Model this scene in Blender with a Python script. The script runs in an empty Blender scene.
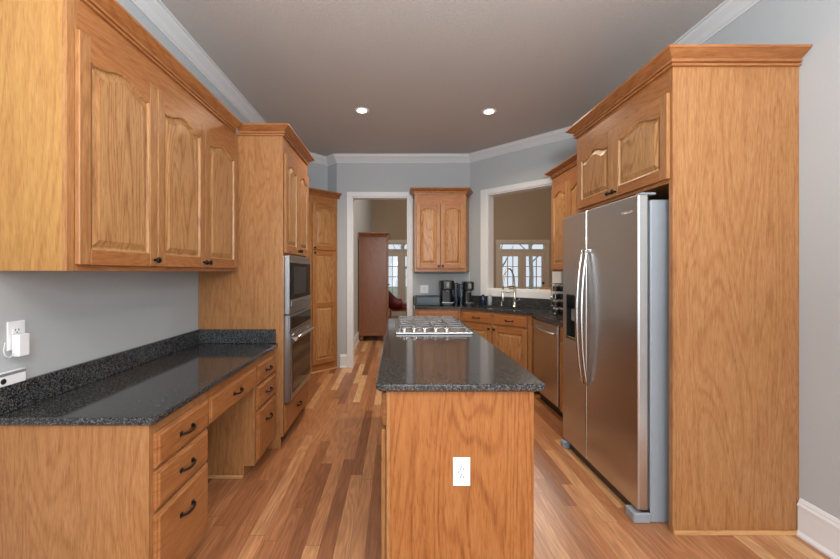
import bpy, bmesh, math, random
from mathutils import Vector, Matrix
random.seed(7)
C = bpy.context.scene.collection
SC = bpy.context.scene
PI = math.pi

# ------------------------------------------------------------------ camera
F_PX, VPX, VPY, EYE = 368.0, 396.0, 272.0, 1.37
cam_data = bpy.data.cameras.new('camera')
cam = bpy.data.objects.new('camera', cam_data)
C.objects.link(cam)
cam.location = (0, 0, EYE)
cam.rotation_euler = (PI / 2, 0, 0)
cam_data.sensor_width = 36.0
cam_data.sensor_fit = 'HORIZONTAL'
cam_data.lens = 36.0 * F_PX / 840.0
cam_data.shift_x = (420.0 - VPX) / 840.0
cam_data.shift_y = -(279.5 - VPY) / 840.0
cam_data.clip_start = 0.05
SC.camera = cam

# ------------------------------------------------------------------ world, lights, exposure
SC.view_settings.view_transform = 'Standard'
SC.view_settings.look = 'None'
SC.view_settings.gamma = 1.0
SC.view_settings.use_curve_mapping = False
SC.view_settings.exposure = 0.9
world = bpy.data.worlds.new('world')
SC.world = world
world.use_nodes = True
bg = world.node_tree.nodes['Background']
bg.inputs[0].default_value = (0.80, 0.90, 1.0, 1)
bg.inputs[1].default_value = 0.5


def area(name, loc, rot, sx, sy, power, col):
    d = bpy.data.lights.new(name, 'AREA')
    d.shape = 'RECTANGLE'
    d.size, d.size_y, d.energy, d.color = sx, sy, power, col
    o = bpy.data.objects.new(name, d)
    C.objects.link(o)
    o.location, o.rotation_euler = loc, rot
    return o


def point(name, loc, power, col, r=0.12):
    d = bpy.data.lights.new(name, 'POINT')
    d.energy, d.color, d.shadow_soft_size = power, col, r
    o = bpy.data.objects.new(name, d)
    C.objects.link(o)
    o.location = loc
    return o


# fill lights added at made-up windows behind the camera to brighten the room
area('window_daylight', (0.28, -3.40, 1.55), (PI / 2, 0, 0), 3.2, 2.4, 40, (0.86, 0.94, 1.0))
area('side_window_daylight', (2.20, -1.5, 1.65), (PI / 2, 0, PI / 2), 1.8, 1.5, 42, (0.90, 0.96, 1.0))
area('side_window_daylight', (-1.63, -1.5, 1.65), (PI / 2, 0, -PI / 2), 1.8, 1.5, 34, (0.90, 0.96, 1.0))
# overhead fill light, added out of view behind the camera
area('breakfast_light', (0.28, -1.2, 2.95), (0, 0, 0), 1.8, 1.8, 40, (1.0, 0.965, 0.92))
# unseen fill added above the camera, aimed up to bounce off the ceiling
area('bounce_flash', (0.28, -0.5, 1.95), (PI - 0.35, 0, 0), 0.5, 0.5, 84, (0.95, 0.975, 1.0))
# unseen lamp added to light the great room; the hall ceiling light
point('great_room_light', (2.6, 6.9, 3.3), 105, (1.0, 0.89, 0.76), 0.3)
point('hall_light', (0.15, 6.3, 4.1), 19, (1.0, 0.92, 0.84), 0.15)


# ------------------------------------------------------------------ materials
def new_mat(name):
    m = bpy.data.materials.new(name)
    m.use_nodes = True
    nt = m.node_tree
    return m, nt, nt.nodes['Principled BSDF']


def simple(name, col, rough=0.5, metal=0.0, spec=0.5, coat=0.0):
    m, nt, p = new_mat(name)
    n = nt.nodes.new('ShaderNodeTexNoise')
    n.inputs['Scale'].default_value = 40
    mx = nt.nodes.new('ShaderNodeMixRGB')
    mx.inputs[1].default_value = (*[c * 0.96 for c in col], 1)
    mx.inputs[2].default_value = (*[min(1, c * 1.04) for c in col], 1)
    nt.links.new(n.outputs['Fac'], mx.inputs[0])
    nt.links.new(mx.outputs[0], p.inputs['Base Color'])
    p.inputs['Roughness'].default_value = rough
    p.inputs['Metallic'].default_value = metal
    p.inputs['Specular IOR Level'].default_value = spec
    p.inputs['Coat Weight'].default_value = coat
    return m


def math_node(nt, op, a, b=None, c=None):
    n = nt.nodes.new('ShaderNodeMath')
    n.operation = op
    for i, v in enumerate((a, b, c)):
        if v is None:
            continue
        if isinstance(v, (int, float)):
            n.inputs[i].default_value = v
        else:
            nt.links.new(v, n.inputs[i])
    return n.outputs[0]


def ramp(nt, fac, stops):
    r = nt.nodes.new('ShaderNodeValToRGB')
    e = r.color_ramp.elements
    while len(e) < len(stops):
        e.new(0.5)
    for i, (pos, col) in enumerate(stops):
        e[i].position = pos
        e[i].color = (*col, 1)
    nt.links.new(fac, r.inputs[0])
    return r.outputs[0]


def wood(name, light, mid, dark, horizontal=False, rough=0.36, contour=44.0, base_scale=3.6, coat=0.06, lw=0.10):
    m, nt, p = new_mat(name)
    tc = nt.nodes.new('ShaderNodeTexCoord')
    oi = nt.nodes.new('ShaderNodeObjectInfo')
    off = nt.nodes.new('ShaderNodeVectorMath')
    off.operation = 'MULTIPLY_ADD'
    cmb = nt.nodes.new('ShaderNodeCombineXYZ')
    for i in range(3):
        nt.links.new(oi.outputs['Random'], cmb.inputs[i])
    off.inputs[1].default_value = (17.3, 9.1, 23.7)
    nt.links.new(cmb.outputs[0], off.inputs[0])
    nt.links.new(tc.outputs['Object'], off.inputs[2])

    def mapped(sv):
        mp = nt.nodes.new('ShaderNodeMapping')
        mp.inputs['Scale'].default_value = (sv[1], sv[1], sv[0]) if horizontal else (sv[0], sv[0], sv[1])
        nt.links.new(off.outputs[0], mp.inputs['Vector'])
        return mp.outputs[0]

    def noise(vec, scale, detail, dist=0.0):
        n = nt.nodes.new('ShaderNodeTexNoise')
        n.inputs['Scale'].default_value = scale
        n.inputs['Detail'].default_value = detail
        n.inputs['Distortion'].default_value = dist
        nt.links.new(vec, n.inputs['Vector'])
        return n.outputs['Fac']

    n1 = noise(mapped((1.0, 0.11)), base_scale, 1.5, 0.6)
    lines = math_node(nt, 'MULTIPLY', n1, contour * 4)
    lines = math_node(nt, 'SINE', lines)
    lines = math_node(nt, 'MULTIPLY_ADD', lines, 0.5, 0.5)
    lines = math_node(nt, 'POWER', lines, 3.5)
    pores = noise(mapped((1.0, 0.07)), 230, 3.0, 0.3)
    streak = noise(mapped((1.0, 0.09)), 50, 3.0, 0.5)
    broad = noise(mapped((1.0, 0.3)), 1.6, 1.0)
    a = math_node(nt, 'MULTIPLY', lines, lw)
    b = math_node(nt, 'MULTIPLY_ADD', pores, 0.46, a)
    c = math_node(nt, 'MULTIPLY_ADD', streak, 0.30, b)
    d = math_node(nt, 'MULTIPLY_ADD', broad, 0.20, c)
    fl = noise(mapped((1.0, 0.10)), 210, 2.0)
    fl = math_node(nt, 'MULTIPLY', math_node(nt, 'MAXIMUM', math_node(nt, 'SUBTRACT', fl, 0.54), 0.0), 0.8)
    d = math_node(nt, 'ADD', d, fl)
    d = math_node(nt, 'SUBTRACT', d, 0.052)
    col = ramp(nt, d, [(0.30, light), (0.48, mid), (0.72, dark)])
    nt.links.new(col, p.inputs['Base Color'])
    p.inputs['Roughness'].default_value = rough
    p.inputs['Specular IOR Level'].default_value = 0.33
    p.inputs['Coat Weight'].default_value = coat
    p.inputs['Coat Roughness'].default_value = 0.25
    bp = nt.nodes.new('ShaderNodeBump')
    bp.inputs['Strength'].default_value = 0.06
    bp.inputs['Distance'].default_value = 0.002
    nt.links.new(c, bp.inputs['Height'])
    nt.links.new(bp.outputs[0], p.inputs['Normal'])
    return m


def granite(name):
    m, nt, p = new_mat(name)
    tc = nt.nodes.new('ShaderNodeTexCoord')

    def noise(scale, detail, rough=0.6):
        n = nt.nodes.new('ShaderNodeTexNoise')
        n.inputs['Scale'].default_value = scale
        n.inputs['Detail'].default_value = detail
        n.inputs['Roughness'].default_value = rough
        nt.links.new(tc.outputs['Object'], n.inputs['Vector'])
        return n.outputs['Fac']
    v = nt.nodes.new('ShaderNodeTexVoronoi')
    v.inputs['Scale'].default_value = 300
    nt.links.new(tc.outputs['Object'], v.inputs['Vector'])
    sep = nt.nodes.new('ShaderNodeSeparateColor')
    nt.links.new(v.outputs['Color'], sep.inputs[0])
    base = ramp(nt, noise(120, 6, 0.75), [(0.38, (0.008, 0.009, 0.010)), (0.52, (0.026, 0.028, 0.031)), (0.64, (0.11, 0.107, 0.10))])
    fleck = ramp(nt, sep.outputs[0], [(0.0, (0, 0, 0)), (0.86, (0, 0, 0)), (0.90, (1, 1, 1))])
    fcol = ramp(nt, sep.outputs[1], [(0.0, (0.10, 0.085, 0.07)), (0.5, (0.16, 0.16, 0.16)), (1.0, (0.07, 0.10, 0.14))])
    mx = nt.nodes.new('ShaderNodeMixRGB')
    nt.links.new(fleck, mx.inputs[0])
    nt.links.new(base, mx.inputs[1])
    nt.links.new(fcol, mx.inputs[2])
    nt.links.new(mx.outputs[0], p.inputs['Base Color'])
    p.inputs['Roughness'].default_value = 0.09
    p.inputs['Specular IOR Level'].default_value = 0.55
    return m


def steel(name, col, rough, vertical=True):
    m, nt, p = new_mat(name)
    tc = nt.nodes.new('ShaderNodeTexCoord')
    mp = nt.nodes.new('ShaderNodeMapping')
    mp.inputs['Scale'].default_value = (1, 1, 0.01) if not vertical else (0.02, 0.02, 1)
    n = nt.nodes.new('ShaderNodeTexNoise')
    n.inputs['Scale'].default_value = 300
    n.inputs['Detail'].default_value = 2
    nt.links.new(tc.outputs['Object'], mp.inputs[0])
    nt.links.new(mp.outputs[0], n.inputs['Vector'])
    c = ramp(nt, n.outputs['Fac'], [(0.3, tuple(x * 0.985 for x in col)), (0.7, tuple(min(1, x * 1.015) for x in col))])
    nt.links.new(c, p.inputs['Base Color'])
    r = math_node(nt, 'MULTIPLY_ADD', n.outputs['Fac'], 0.02, rough - 0.01)
    nt.links.new(r, p.inputs['Roughness'])
    p.inputs['Metallic'].default_value = 1.0
    return m


def floor_mat():
    m, nt, p = new_mat('oak_strip_floor')
    tc = nt.nodes.new('ShaderNodeTexCoord')
    sp = nt.nodes.new('ShaderNodeSeparateXYZ')
    nt.links.new(tc.outputs['Object'], sp.inputs[0])
    W, L = 0.076, 1.05
    u = math_node(nt, 'DIVIDE', sp.outputs[0], W)
    row = math_node(nt, 'FLOOR', u)
    wr = nt.nodes.new('ShaderNodeTexWhiteNoise')
    wr.noise_dimensions = '1D'
    nt.links.new(row, wr.inputs['W'])
    rv = wr.outputs['Value']
    ln = math_node(nt, 'MULTIPLY_ADD', rv, 0.55, 0.75)
    v0 = math_node(nt, 'DIVIDE', sp.outputs[1], L)
    v = math_node(nt, 'MULTIPLY_ADD', v0, ln, math_node(nt, 'MULTIPLY', rv, 37.0))
    pl = math_node(nt, 'FLOOR', v)
    cm = nt.nodes.new('ShaderNodeCombineXYZ')
    nt.links.new(row, cm.inputs[0])
    nt.links.new(pl, cm.inputs[1])
    wn = nt.nodes.new('ShaderNodeTexWhiteNoise')
    wn.noise_dimensions = '3D'
    nt.links.new(cm.outputs[0], wn.inputs['Vector'])
    base = ramp(nt, wn.outputs['Value'], [(0.0, (0.215, 0.08, 0.034)), (0.3, (0.36, 0.150, 0.066)), (0.65, (0.44, 0.200, 0.090)), (0.88, (0.53, 0.275, 0.130)), (1.0, (0.70, 0.44, 0.23))])
    # grain, shifted for each plank
    sh = nt.nodes.new('ShaderNodeVectorMath')
    sh.operation = 'MULTIPLY_ADD'
    nt.links.new(wn.outputs['Color'], sh.inputs[0])
    sh.inputs[1].default_value = (13, 17, 5)
    nt.links.new(tc.outputs['Object'], sh.inputs[2])

    def gn(sx, sy, scale, det, dist=0.0):
        mp = nt.nodes.new('ShaderNodeMapping')
        mp.inputs['Scale'].default_value = (sx, sy, 1)
        nt.links.new(sh.outputs[0], mp.inputs[0])
        n = nt.nodes.new('ShaderNodeTexNoise')
        n.inputs['Scale'].default_value = scale
        n.inputs['Detail'].default_value = det
        n.inputs['Distortion'].default_value = dist
        nt.links.new(mp.outputs[0], n.inputs['Vector'])
        return n.outputs['Fac']
    n1 = gn(1.0, 0.10, 9, 2, 0.4)
    ln1 = math_node(nt, 'SINE', math_node(nt, 'MULTIPLY', n1, 75))
    ln1 = math_node(nt, 'MULTIPLY_ADD', ln1, 0.11, 0.90)
    n2 = gn(1.0, 0.04, 170, 2)
    g = math_node(nt, 'MULTIPLY', ln1, math_node(nt, 'MULTIPLY_ADD', n2, 0.9, 0.58))
    mul = nt.nodes.new('ShaderNodeMixRGB')
    mul.blend_type = 'MULTIPLY'
    mul.inputs[0].default_value = 1.0
    nt.links.new(base, mul.inputs[1])
    cg = nt.nodes.new('ShaderNodeCombineXYZ')
    for i in range(3):
        nt.links.new(g, cg.inputs[i])
    nt.links.new(cg.outputs[0], mul.inputs[2])
    # seams between the strips
    fu = math_node(nt, 'FRACT', u)
    e1 = math_node(nt, 'GREATER_THAN', math_node(nt, 'ABSOLUTE', math_node(nt, 'SUBTRACT', fu, 0.5)), 0.488)
    fv = math_node(nt, 'FRACT', v)
    e2 = math_node(nt, 'GREATER_THAN', math_node(nt, 'ABSOLUTE', math_node(nt, 'SUBTRACT', fv, 0.5)), 0.4985)
    e = math_node(nt, 'MAXIMUM', e1, e2)
    seam = nt.nodes.new('ShaderNodeMixRGB')
    nt.links.new(math_node(nt, 'MULTIPLY', e, 0.6), seam.inputs[0])
    nt.links.new(mul.outputs[0], seam.inputs[1])
    seam.inputs[2].default_value = (0.10, 0.045, 0.022, 1)
    nt.links.new(seam.outputs[0], p.inputs['Base Color'])
    p.inputs['Roughness'].default_value = 0.36
    p.inputs['Specular IOR Level'].default_value = 0.42
    return m


def wall_mat(name, col, bump=0.05, scale=220, rough=0.7):
    m, nt, p = new_mat(name)
    n = nt.nodes.new('ShaderNodeTexNoise')
    n.inputs['Scale'].default_value = scale
    n.inputs['Detail'].default_value = 3
    tc = nt.nodes.new('ShaderNodeTexCoord')
    nt.links.new(tc.outputs['Object'], n.inputs['Vector'])
    c = ramp(nt, n.outputs['Fac'], [(0.3, tuple(x * 0.95 for x in col)), (0.7, tuple(min(1, x * 1.04) for x in col))])
    nt.links.new(c, p.inputs['Base Color'])
    p.inputs['Roughness'].default_value = rough
    p.inputs['Specular IOR Level'].default_value = 0.25
    bp = nt.nodes.new('ShaderNodeBump')
    bp.inputs['Strength'].default_value = bump
    bp.inputs['Distance'].default_value = 0.004
    nt.links.new(n.outputs['Fac'], bp.inputs['Height'])
    nt.links.new(bp.outputs[0], p.inputs['Normal'])
    return m


def glass_mat(name, tint=(1, 1, 1), refl=0.08):
    m = bpy.data.materials.new(name)
    m.use_nodes = True
    nt = m.node_tree
    nt.nodes.remove(nt.nodes['Principled BSDF'])
    out = nt.nodes['Material Output']
    t = nt.nodes.new('ShaderNodeBsdfTransparent')
    t.inputs[0].default_value = (*tint, 1)
    g = nt.nodes.new('ShaderNodeBsdfGlossy')
    g.inputs['Roughness'].default_value = 0.03
    fr = nt.nodes.new('ShaderNodeFresnel')
    fr.inputs[0].default_value = 1.45
    mx = nt.nodes.new('ShaderNodeMixShader')
    nt.links.new(fr.outputs[0], mx.inputs[0])
    nt.links.new(t.outputs[0], mx.inputs[1])
    nt.links.new(g.outputs[0], mx.inputs[2])
    nt.links.new(mx.outputs[0], out.inputs[0])
    return m


def emit(name, col, s):
    m, nt, p = new_mat(name)
    p.inputs['Base Color'].default_value = (*col, 1)
    p.inputs['Emission Color'].default_value = (*col, 1)
    p.inputs['Emission Strength'].default_value = s
    return m


OL, OM, OD = (0.42, 0.217, 0.086), (0.340, 0.153, 0.055), (0.220, 0.085, 0.027)
WV = wood('oak_vertical', OL, OM, OD)
WH = wood('oak_horizontal', (0.40, 0.180, 0.064), (0.32, 0.122, 0.039), (0.21, 0.072, 0.021), horizontal=True)
WALNUT = wood('cherry_armoire', (0.32, 0.125, 0.055), (0.25, 0.092, 0.038), (0.16, 0.055, 0.022), rough=0.3)
WALNUT_H = wood('cherry_molding', (0.32, 0.125, 0.055), (0.25, 0.092, 0.038), (0.16, 0.055, 0.022), horizontal=True, rough=0.3)
SHOE = wood('oak_shoe', (0.62, 0.36, 0.17), (0.54, 0.29, 0.12), (0.40, 0.19, 0.07), horizontal=True)
WP = wood('oak_panel', (0.475, 0.268, 0.112), (0.385, 0.190, 0.072), (0.22, 0.086, 0.028), lw=0.17)
WV_RED = wood('oak_red_veneer', (0.385, 0.162, 0.051), (0.32, 0.116, 0.032), (0.20, 0.062, 0.016), lw=0.16)
WV_PALE = wood('oak_pale_veneer', (0.45, 0.255, 0.080), (0.39, 0.200, 0.058), (0.28, 0.125, 0.036))
GRAN = granite('dark_granite')
STEEL = steel('brushed_steel', (0.60, 0.60, 0.60), 0.30)
STEEL_D = steel('dark_brushed_steel', (0.40, 0.40, 0.41), 0.30)
STEEL_L = steel('light_steel', (0.72, 0.73, 0.74), 0.22)
CHROME = simple('chrome', (0.75, 0.75, 0.75), 0.12, 1.0)
FR_SIDE = simple('painted_grey_steel', (0.30, 0.34, 0.38), 0.45, 0.2)
BLK = simple('black_plastic', (0.012, 0.012, 0.013), 0.35)
BLKGLASS = simple('black_glass', (0.006, 0.006, 0.007), 0.07, 0, 0.25)
BRONZE = simple('dark_bronze', (0.016, 0.013, 0.011), 0.4, 0.6)
IRON = simple('cast_iron', (0.24, 0.245, 0.25), 0.32, 0.6)
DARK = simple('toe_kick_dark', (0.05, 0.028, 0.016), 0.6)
WALL = wall_mat('grey_wall_paint', (0.435, 0.460, 0.472))
TAUPE = wall_mat('taupe_wall_paint', (0.36, 0.28, 0.20))
CEIL = wall_mat('textured_ceiling', (0.48, 0.452, 0.432), bump=0.6, scale=130, rough=0.85)
TRIM = simple('white_trim_paint', (0.70, 0.715, 0.73), 0.4)
TRIM_DIM = simple('crown_paint', (0.60, 0.615, 0.63), 0.45)  # same white trim paint, darkened to offset strong light near the ceiling
DOORP = simple('beige_door_paint', (0.56, 0.48, 0.40), 0.4)
WHITE = simple('white_plastic', (0.80, 0.82, 0.84), 0.35)
FLOOR = floor_mat()
GLASS = glass_mat('clear_glass')
WATERG = glass_mat('tinted_plastic', (0.55, 0.62, 0.68))
BLUEGREY = simple('blue_grey_plastic', (0.06, 0.085, 0.11), 0.25)
NAVY = simple('navy_soap', (0.02, 0.03, 0.07), 0.15)
CLEARSOAP = simple('pale_soap', (0.32, 0.35, 0.35), 0.15)
RED = simple('red_leather', (0.13, 0.009, 0.013), 0.35)
GREEN = simple('leaf_green', (0.10, 0.14, 0.03), 0.6)
BARK = simple('bark', (0.42, 0.40, 0.37), 0.9)
LAWN = simple('lawn', (0.30, 0.33, 0.24), 0.9)
BULB = emit('lamp_glow', (1.0, 0.90, 0.74), 3.0)
GREYDEV = simple('device_grey', (0.20, 0.22, 0.23), 0.4)


# ------------------------------------------------------------------ mesh builder
class MB:
    def __init__(s):
        s.bm = bmesh.new()
        s.mats = []

    def mi(s, m):
        if m not in s.mats:
            s.mats.append(m)
        return s.mats.index(m)

    def box(s, x0, x1, y0, y1, z0, z1, m, bev=0.0, seg=1):
        tmp = bmesh.new()
        bmesh.ops.create_cube(tmp, size=1.0)
        for v in tmp.verts:
            v.co = ((x0 + x1) / 2 + v.co.x * (x1 - x0), (y0 + y1) / 2 + v.co.y * (y1 - y0), (z0 + z1) / 2 + v.co.z * (z1 - z0))
        if bev > 0:
            bmesh.ops.bevel(tmp, geom=tmp.edges[:], offset=bev, segments=seg, affect='EDGES', profile=0.5)
        s.merge(tmp, m)
        return s

    def merge(s, tmp, m, smooth=False, mat=None):
        i = s.mi(m)
        vm = {}
        for v in tmp.verts:
            co = mat @ v.co if mat else v.co
            vm[v] = s.bm.verts.new(co)
        for f in tmp.faces:
            try:
                nf = s.bm.faces.new([vm[v] for v in f.verts])
                nf.material_index = i
                nf.smooth = smooth
            except ValueError:
                pass
        tmp.free()

    def loops(s, loops, m, cap0=True, cap1=True, closed=True, smooth=False):
        i = s.mi(m)
        vs = [[s.bm.verts.new(p) for p in lp] for lp in loops]
        n = len(vs[0])
        rng = range(n) if closed else range(n - 1)
        for a, b in zip(vs, vs[1:]):
            for k in rng:
                f = s.bm.faces.new((a[k], a[(k + 1) % n], b[(k + 1) % n], b[k]))
                f.material_index = i
                f.smooth = smooth
        if cap0:
            f = s.bm.faces.new(vs[0][::-1])
            f.material_index = i
        if cap1:
            f = s.bm.faces.new(vs[-1])
            f.material_index = i
        return s

    def prism(s, poly, z0, z1, m, bev=0.0):
        """plan polygon (x, y) extruded in z; optional eased top and bottom edge"""
        if bev > 0:
            ins = inset(poly, bev)
            mid = inset(poly, bev * 0.3)
            L = [[(x, y, z0) for x, y in ins], [(x, y, z0 + bev) for x, y in poly],
                 [(x, y, z1 - bev) for x, y in poly], [(x, y, z1 - bev * 0.3) for x, y in mid], [(x, y, z1) for x, y in ins]]
        else:
            L = [[(x, y, z0) for x, y in poly], [(x, y, z1) for x, y in poly]]
        return s.loops(L, m)

    def prof_x(s, poly, x0, x1, m):
        """(y, z) polygon extruded in x"""
        return s.loops([[(x0, y, z) for y, z in poly], [(x1, y, z) for y, z in poly]], m)

    def prof_y(s, poly, y0, y1, m):
        """(x, z) polygon extruded in y"""
        return s.loops([[(x, y0, z) for x, z in poly], [(x, y1, z) for x, z in poly]], m)

    def tube(s, pts, r, m, seg=8, caps=True, flat=None):
        pts = [Vector(p) for p in pts]
        L = []
        up = Vector((0, 0, 1))
        prev = None
        for i, p in enumerate(pts):
            d = (pts[min(i + 1, len(pts) - 1)] - pts[max(i - 1, 0)]).normalized()
            if prev is None:
                a = d.orthogonal().normalized() if abs(d.dot(up)) > 0.95 else d.cross(up).normalized()
            else:
                a = (prev - d * prev.dot(d)).normalized()
            prev = a
            b = d.cross(a)
            rr = r[i] if isinstance(r, (list, tuple)) else r
            L.append([tuple(p + (a * math.cos(t) + b * math.sin(t)) * rr) for t in [2 * PI * k / seg for k in range(seg)]])
        return s.loops(L, m, caps, caps, smooth=True)

    def lathe(s, prof, c, m, axis='z', seg=20):
        """prof: (r, h) pairs; axis is the direction of h"""
        L = []
        for r, h in prof:
            r = max(r, 1e-4)
            lp = []
            for k in range(seg):
                t = 2 * PI * k / seg
                a, b = r * math.cos(t), r * math.sin(t)
                if axis == 'z':
                    lp.append((c[0] + a, c[1] + b, c[2] + h))
                elif axis == '-y':
                    lp.append((c[0] + a, c[1] - h, c[2] + b))
                else:
                    lp.append((c[0] + h, c[1] + a, c[2] + b))
            L.append(lp)
        return s.loops(L, m, smooth=True)

    def sweep(s, path, prof, m, closed=False):
        """path: plan points; prof: (out, z) closed outline; out is to the right of travel"""
        n = len(path)
        L = []
        for i in range(n):
            P = Vector(path[i])
            ns = []
            for a, b in ((i - 1, i), (i, i + 1)):
                if not closed and (a < 0 or b >= n):
                    continue
                d = (Vector(path[b % n]) - Vector(path[a % n])).normalized()
                ns.append(Vector((d.y, -d.x)))
            o = ns[0] if len(ns) == 1 else (ns[0] + ns[1]) / (1 + ns[0].dot(ns[1]))
            L.append([(P.x + o.x * d, P.y + o.y * d, z) for d, z in prof])
        if closed:
            L.append(L[0])
            return s.loops(L, m, False, False)
        return s.loops(L, m)

    def build(s, name, parent=None, loc=None, rotz=0.0, kind=None):
        bmesh.ops.recalc_face_normals(s.bm, faces=s.bm.faces[:])
        me = bpy.data.meshes.new(name)
        s.bm.to_mesh(me)
        s.bm.free()
        for m in s.mats:
            me.materials.append(m)
        o = bpy.data.objects.new(name, me)
        C.objects.link(o)
        if parent:
            o.parent = parent
        if loc:
            o.location = loc
        o.rotation_euler.z = rotz
        if kind:
            o['kind'] = kind
        return o


def inset(poly, d):
    n = len(poly)
    area2 = sum(poly[i][0] * poly[(i + 1) % n][1] - poly[(i + 1) % n][0] * poly[i][1] for i in range(n))
    sg = 1 if area2 > 0 else -1
    out = []
    for i in range(n):
        p0, p1, p2 = Vector(poly[i - 1]), Vector(poly[i]), Vector(poly[(i + 1) % n])
        d1, d2 = (p1 - p0).normalized(), (p2 - p1).normalized()
        n1, n2 = Vector((-d1.y, d1.x)) * sg, Vector((-d2.y, d2.x)) * sg
        o = (n1 + n2) / max(0.3, 1 + n1.dot(n2))
        q = p1 + o * d
        out.append((q.x, q.y))
    return out


def thing(name, label, cat, loc=(0, 0, 0), rotz=0.0, group=None):
    o = bpy.data.objects.new(name, None)
    C.objects.link(o)
    o.location = loc
    o.rotation_euler.z = rotz
    o['label'], o['category'] = label, cat
    if group:
        o['group'] = group
    return o


def tag(o, label, cat, group=None):
    o['label'], o['category'] = label, cat
    if group:
        o['group'] = group
    return o


def copy_tree(o, parent=None):
    c = o.copy()
    C.objects.link(c)
    if parent:
        c.parent = parent
    for ch in list(o.children):
        copy_tree(ch, c)
    return c


def rrect(x0, x1, y0, y1, r, seg=6, corners='1111'):
    pts = []
    for i, (cx, cy, a0) in enumerate(((x0 + r, y0 + r, PI), (x1 - r, y0 + r, 1.5 * PI), (x1 - r, y1 - r, 0), (x0 + r, y1 - r, 0.5 * PI))):
        if corners[i] == '1':
            for k in range(seg + 1):
                a = a0 + k * PI / 2 / seg
                pts.append((cx + r * math.cos(a), cy + r * math.sin(a)))
        else:
            pts.append(((x0, x1, x1, x0)[i], (y0, y0, y1, y1)[i]))
    return pts


# ------------------------------------------------------------------ cabinet parts (front faces -y, x to the right, y into the cabinet)
T = 0.020


def knob(parent, x, z, y):
    mb = MB()
    mb.lathe([(0.007, 0), (0.006, 0.008), (0.006, 0.012), (0.013, 0.018), (0.0155, 0.023), (0.014, 0.028), (0.006, 0.031)], (x, y, z), BRONZE, '-y', 14)
    return mb.build('knob', parent)


def pull(parent, x, z, y, ln=0.088):
    mb = MB()
    h = ln / 2
    mb.box(x - h - 0.009, x - h + 0.009, y - 0.006, y, z - 0.010, z + 0.010, BRONZE, 0.002)
    mb.box(x + h - 0.009, x + h + 0.009, y - 0.006, y, z - 0.010, z + 0.010, BRONZE, 0.002)
    pts = [(x - h, y - 0.004, z), (x - h, y - 0.014, z)]
    for k in range(1, 8):
        u = -1 + 2 * k / 8
        pts.append((x + u * h * 0.96, y - 0.017 - 0.007 * (1 - u * u), z - 0.004 * (1 - u * u)))
    pts += [(x + h, y - 0.014, z), (x + h, y - 0.004, z)]
    mb.tube(pts, 0.0055, BRONZE, 8)
    return mb.build('drawer_pull', parent)


def arch_curve(u, rise, width=1.0):
    if width < 0.23:
        return rise * math.sqrt(max(0.0, 1 - (u / 0.82) ** 2))
    a = min(1.0, abs(u) / 0.86)
    return rise * (0.5 + 0.5 * math.cos(PI * a))


def panel_mesh(x0, x1, z0, zs, rise, yf, raised=True):
    """panel field with a moulded edge: loops stepping in from the frame edge"""
    N = 18

    def lp(d, y):
        pts = [(x0 + d, y, z0 + d), (x1 - d, y, z0 + d)]
        for k in range(N + 1):
            u = 1 - 2 * k / N
            xm, hw = (x0 + x1) / 2, (x1 - x0) / 2 - d
            pts.append((xm + u * hw, y, zs + arch_curve(u, rise, x1 - x0) - d))
        return pts
    mb = MB()
    L = [lp(0, yf), lp(0.005, yf + 0.002), lp(0.009, yf + 0.012), lp(0.015, yf + 0.013)]
    if raised:
        L += [lp(0.040, yf + 0.002), lp(0.042, yf + 0.0012)]
    mb.loops(L, WP, cap0=False, cap1=True)
    return mb


def door(parent, x0, x1, z0, z1, arch=True, knob_at=None, y=0.0, split=None, raised=True, sw=0.055):
    g = 0.001
    yb, yf = y - g, y - g - T
    mb = MB()
    mb.box(x0, x0 + sw, yf, yb, z0, z1, WV, 0.003)
    mb.box(x1 - sw, x1, yf, yb, z0, z1, WV, 0.003)
    mb.box(x0 + sw, x1 - sw, yf, yb, z0, z0 + sw + 0.005, WH, 0.001)
    rise = 0.040 if arch else 0.0
    zs = z1 - (0.095 if arch else 0.055)
    xa, xb = x0 + sw, x1 - sw
    N = 18
    poly = [(xa, z1), (xb, z1)] + [((xa + xb) / 2 + (1 - 2 * k / N) * (xb - xa) / 2, zs + arch_curve(1 - 2 * k / N, rise, xb - xa)) for k in range(N + 1)]
    mb.prof_y(poly, yf, yb, WH)
    if split:
        mb.box(xa, xb, yf, yb, split - 0.03, split + 0.03, WH, 0.001)
    mb.box(xa, xb, yb - 0.005, yb, z0 + sw, zs + 0.001, WV)
    d = mb.build('door', parent)
    if split:
        panel_mesh(xa, xb, split + 0.03, zs, rise, yf, False).build('panel', d)
        panel_mesh(xa, xb, z0 + sw + 0.005, split - 0.03, 0, yf, raised).build('panel', d)
    else:
        panel_mesh(xa, xb, z0 + sw + 0.005, zs, rise, yf, raised).build('panel', d)
    if knob_at:
        knob(d, knob_at[0], knob_at[1], yf)
    return d


def drawer(parent, x0, x1, z0, z1, y=0.0, pulls=None, name='drawer'):
    yb, yf = y - 0.001, y - 0.001 - T

    def lp(d, yy):
        return [(x0 + d, yy, z0 + d), (x1 - d, yy, z0 + d), (x1 - d, yy, z1 - d), (x0 + d, yy, z1 - d)]
    mb = MB()
    mb.loops([lp(0, yb), lp(0, yf + 0.010), lp(0.003, yf + 0.007), lp(0.010, yf + 0.005), lp(0.013, yf + 0.001), lp(0.016, yf)], WH)
    d = mb.build(name, parent)
    for px, pz in (pulls if pulls is not None else [((x0 + x1) / 2, (z0 + z1) / 2)]):
        pull(d, px, pz, yf)
    return d


CROWN = [(0.0, 0.0), (0.015, 0.0), (0.016, 0.009), (0.008, 0.011), (0.008, 0.016), (0.019, 0.018), (0.021, 0.025), (0.013, 0.028), (0.015, 0.034), (0.026, 0.040), (0.042, 0.050), (0.056, 0.060), (0.062, 0.063), (0.062, 0.075), (0.0, 0.075)]


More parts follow.
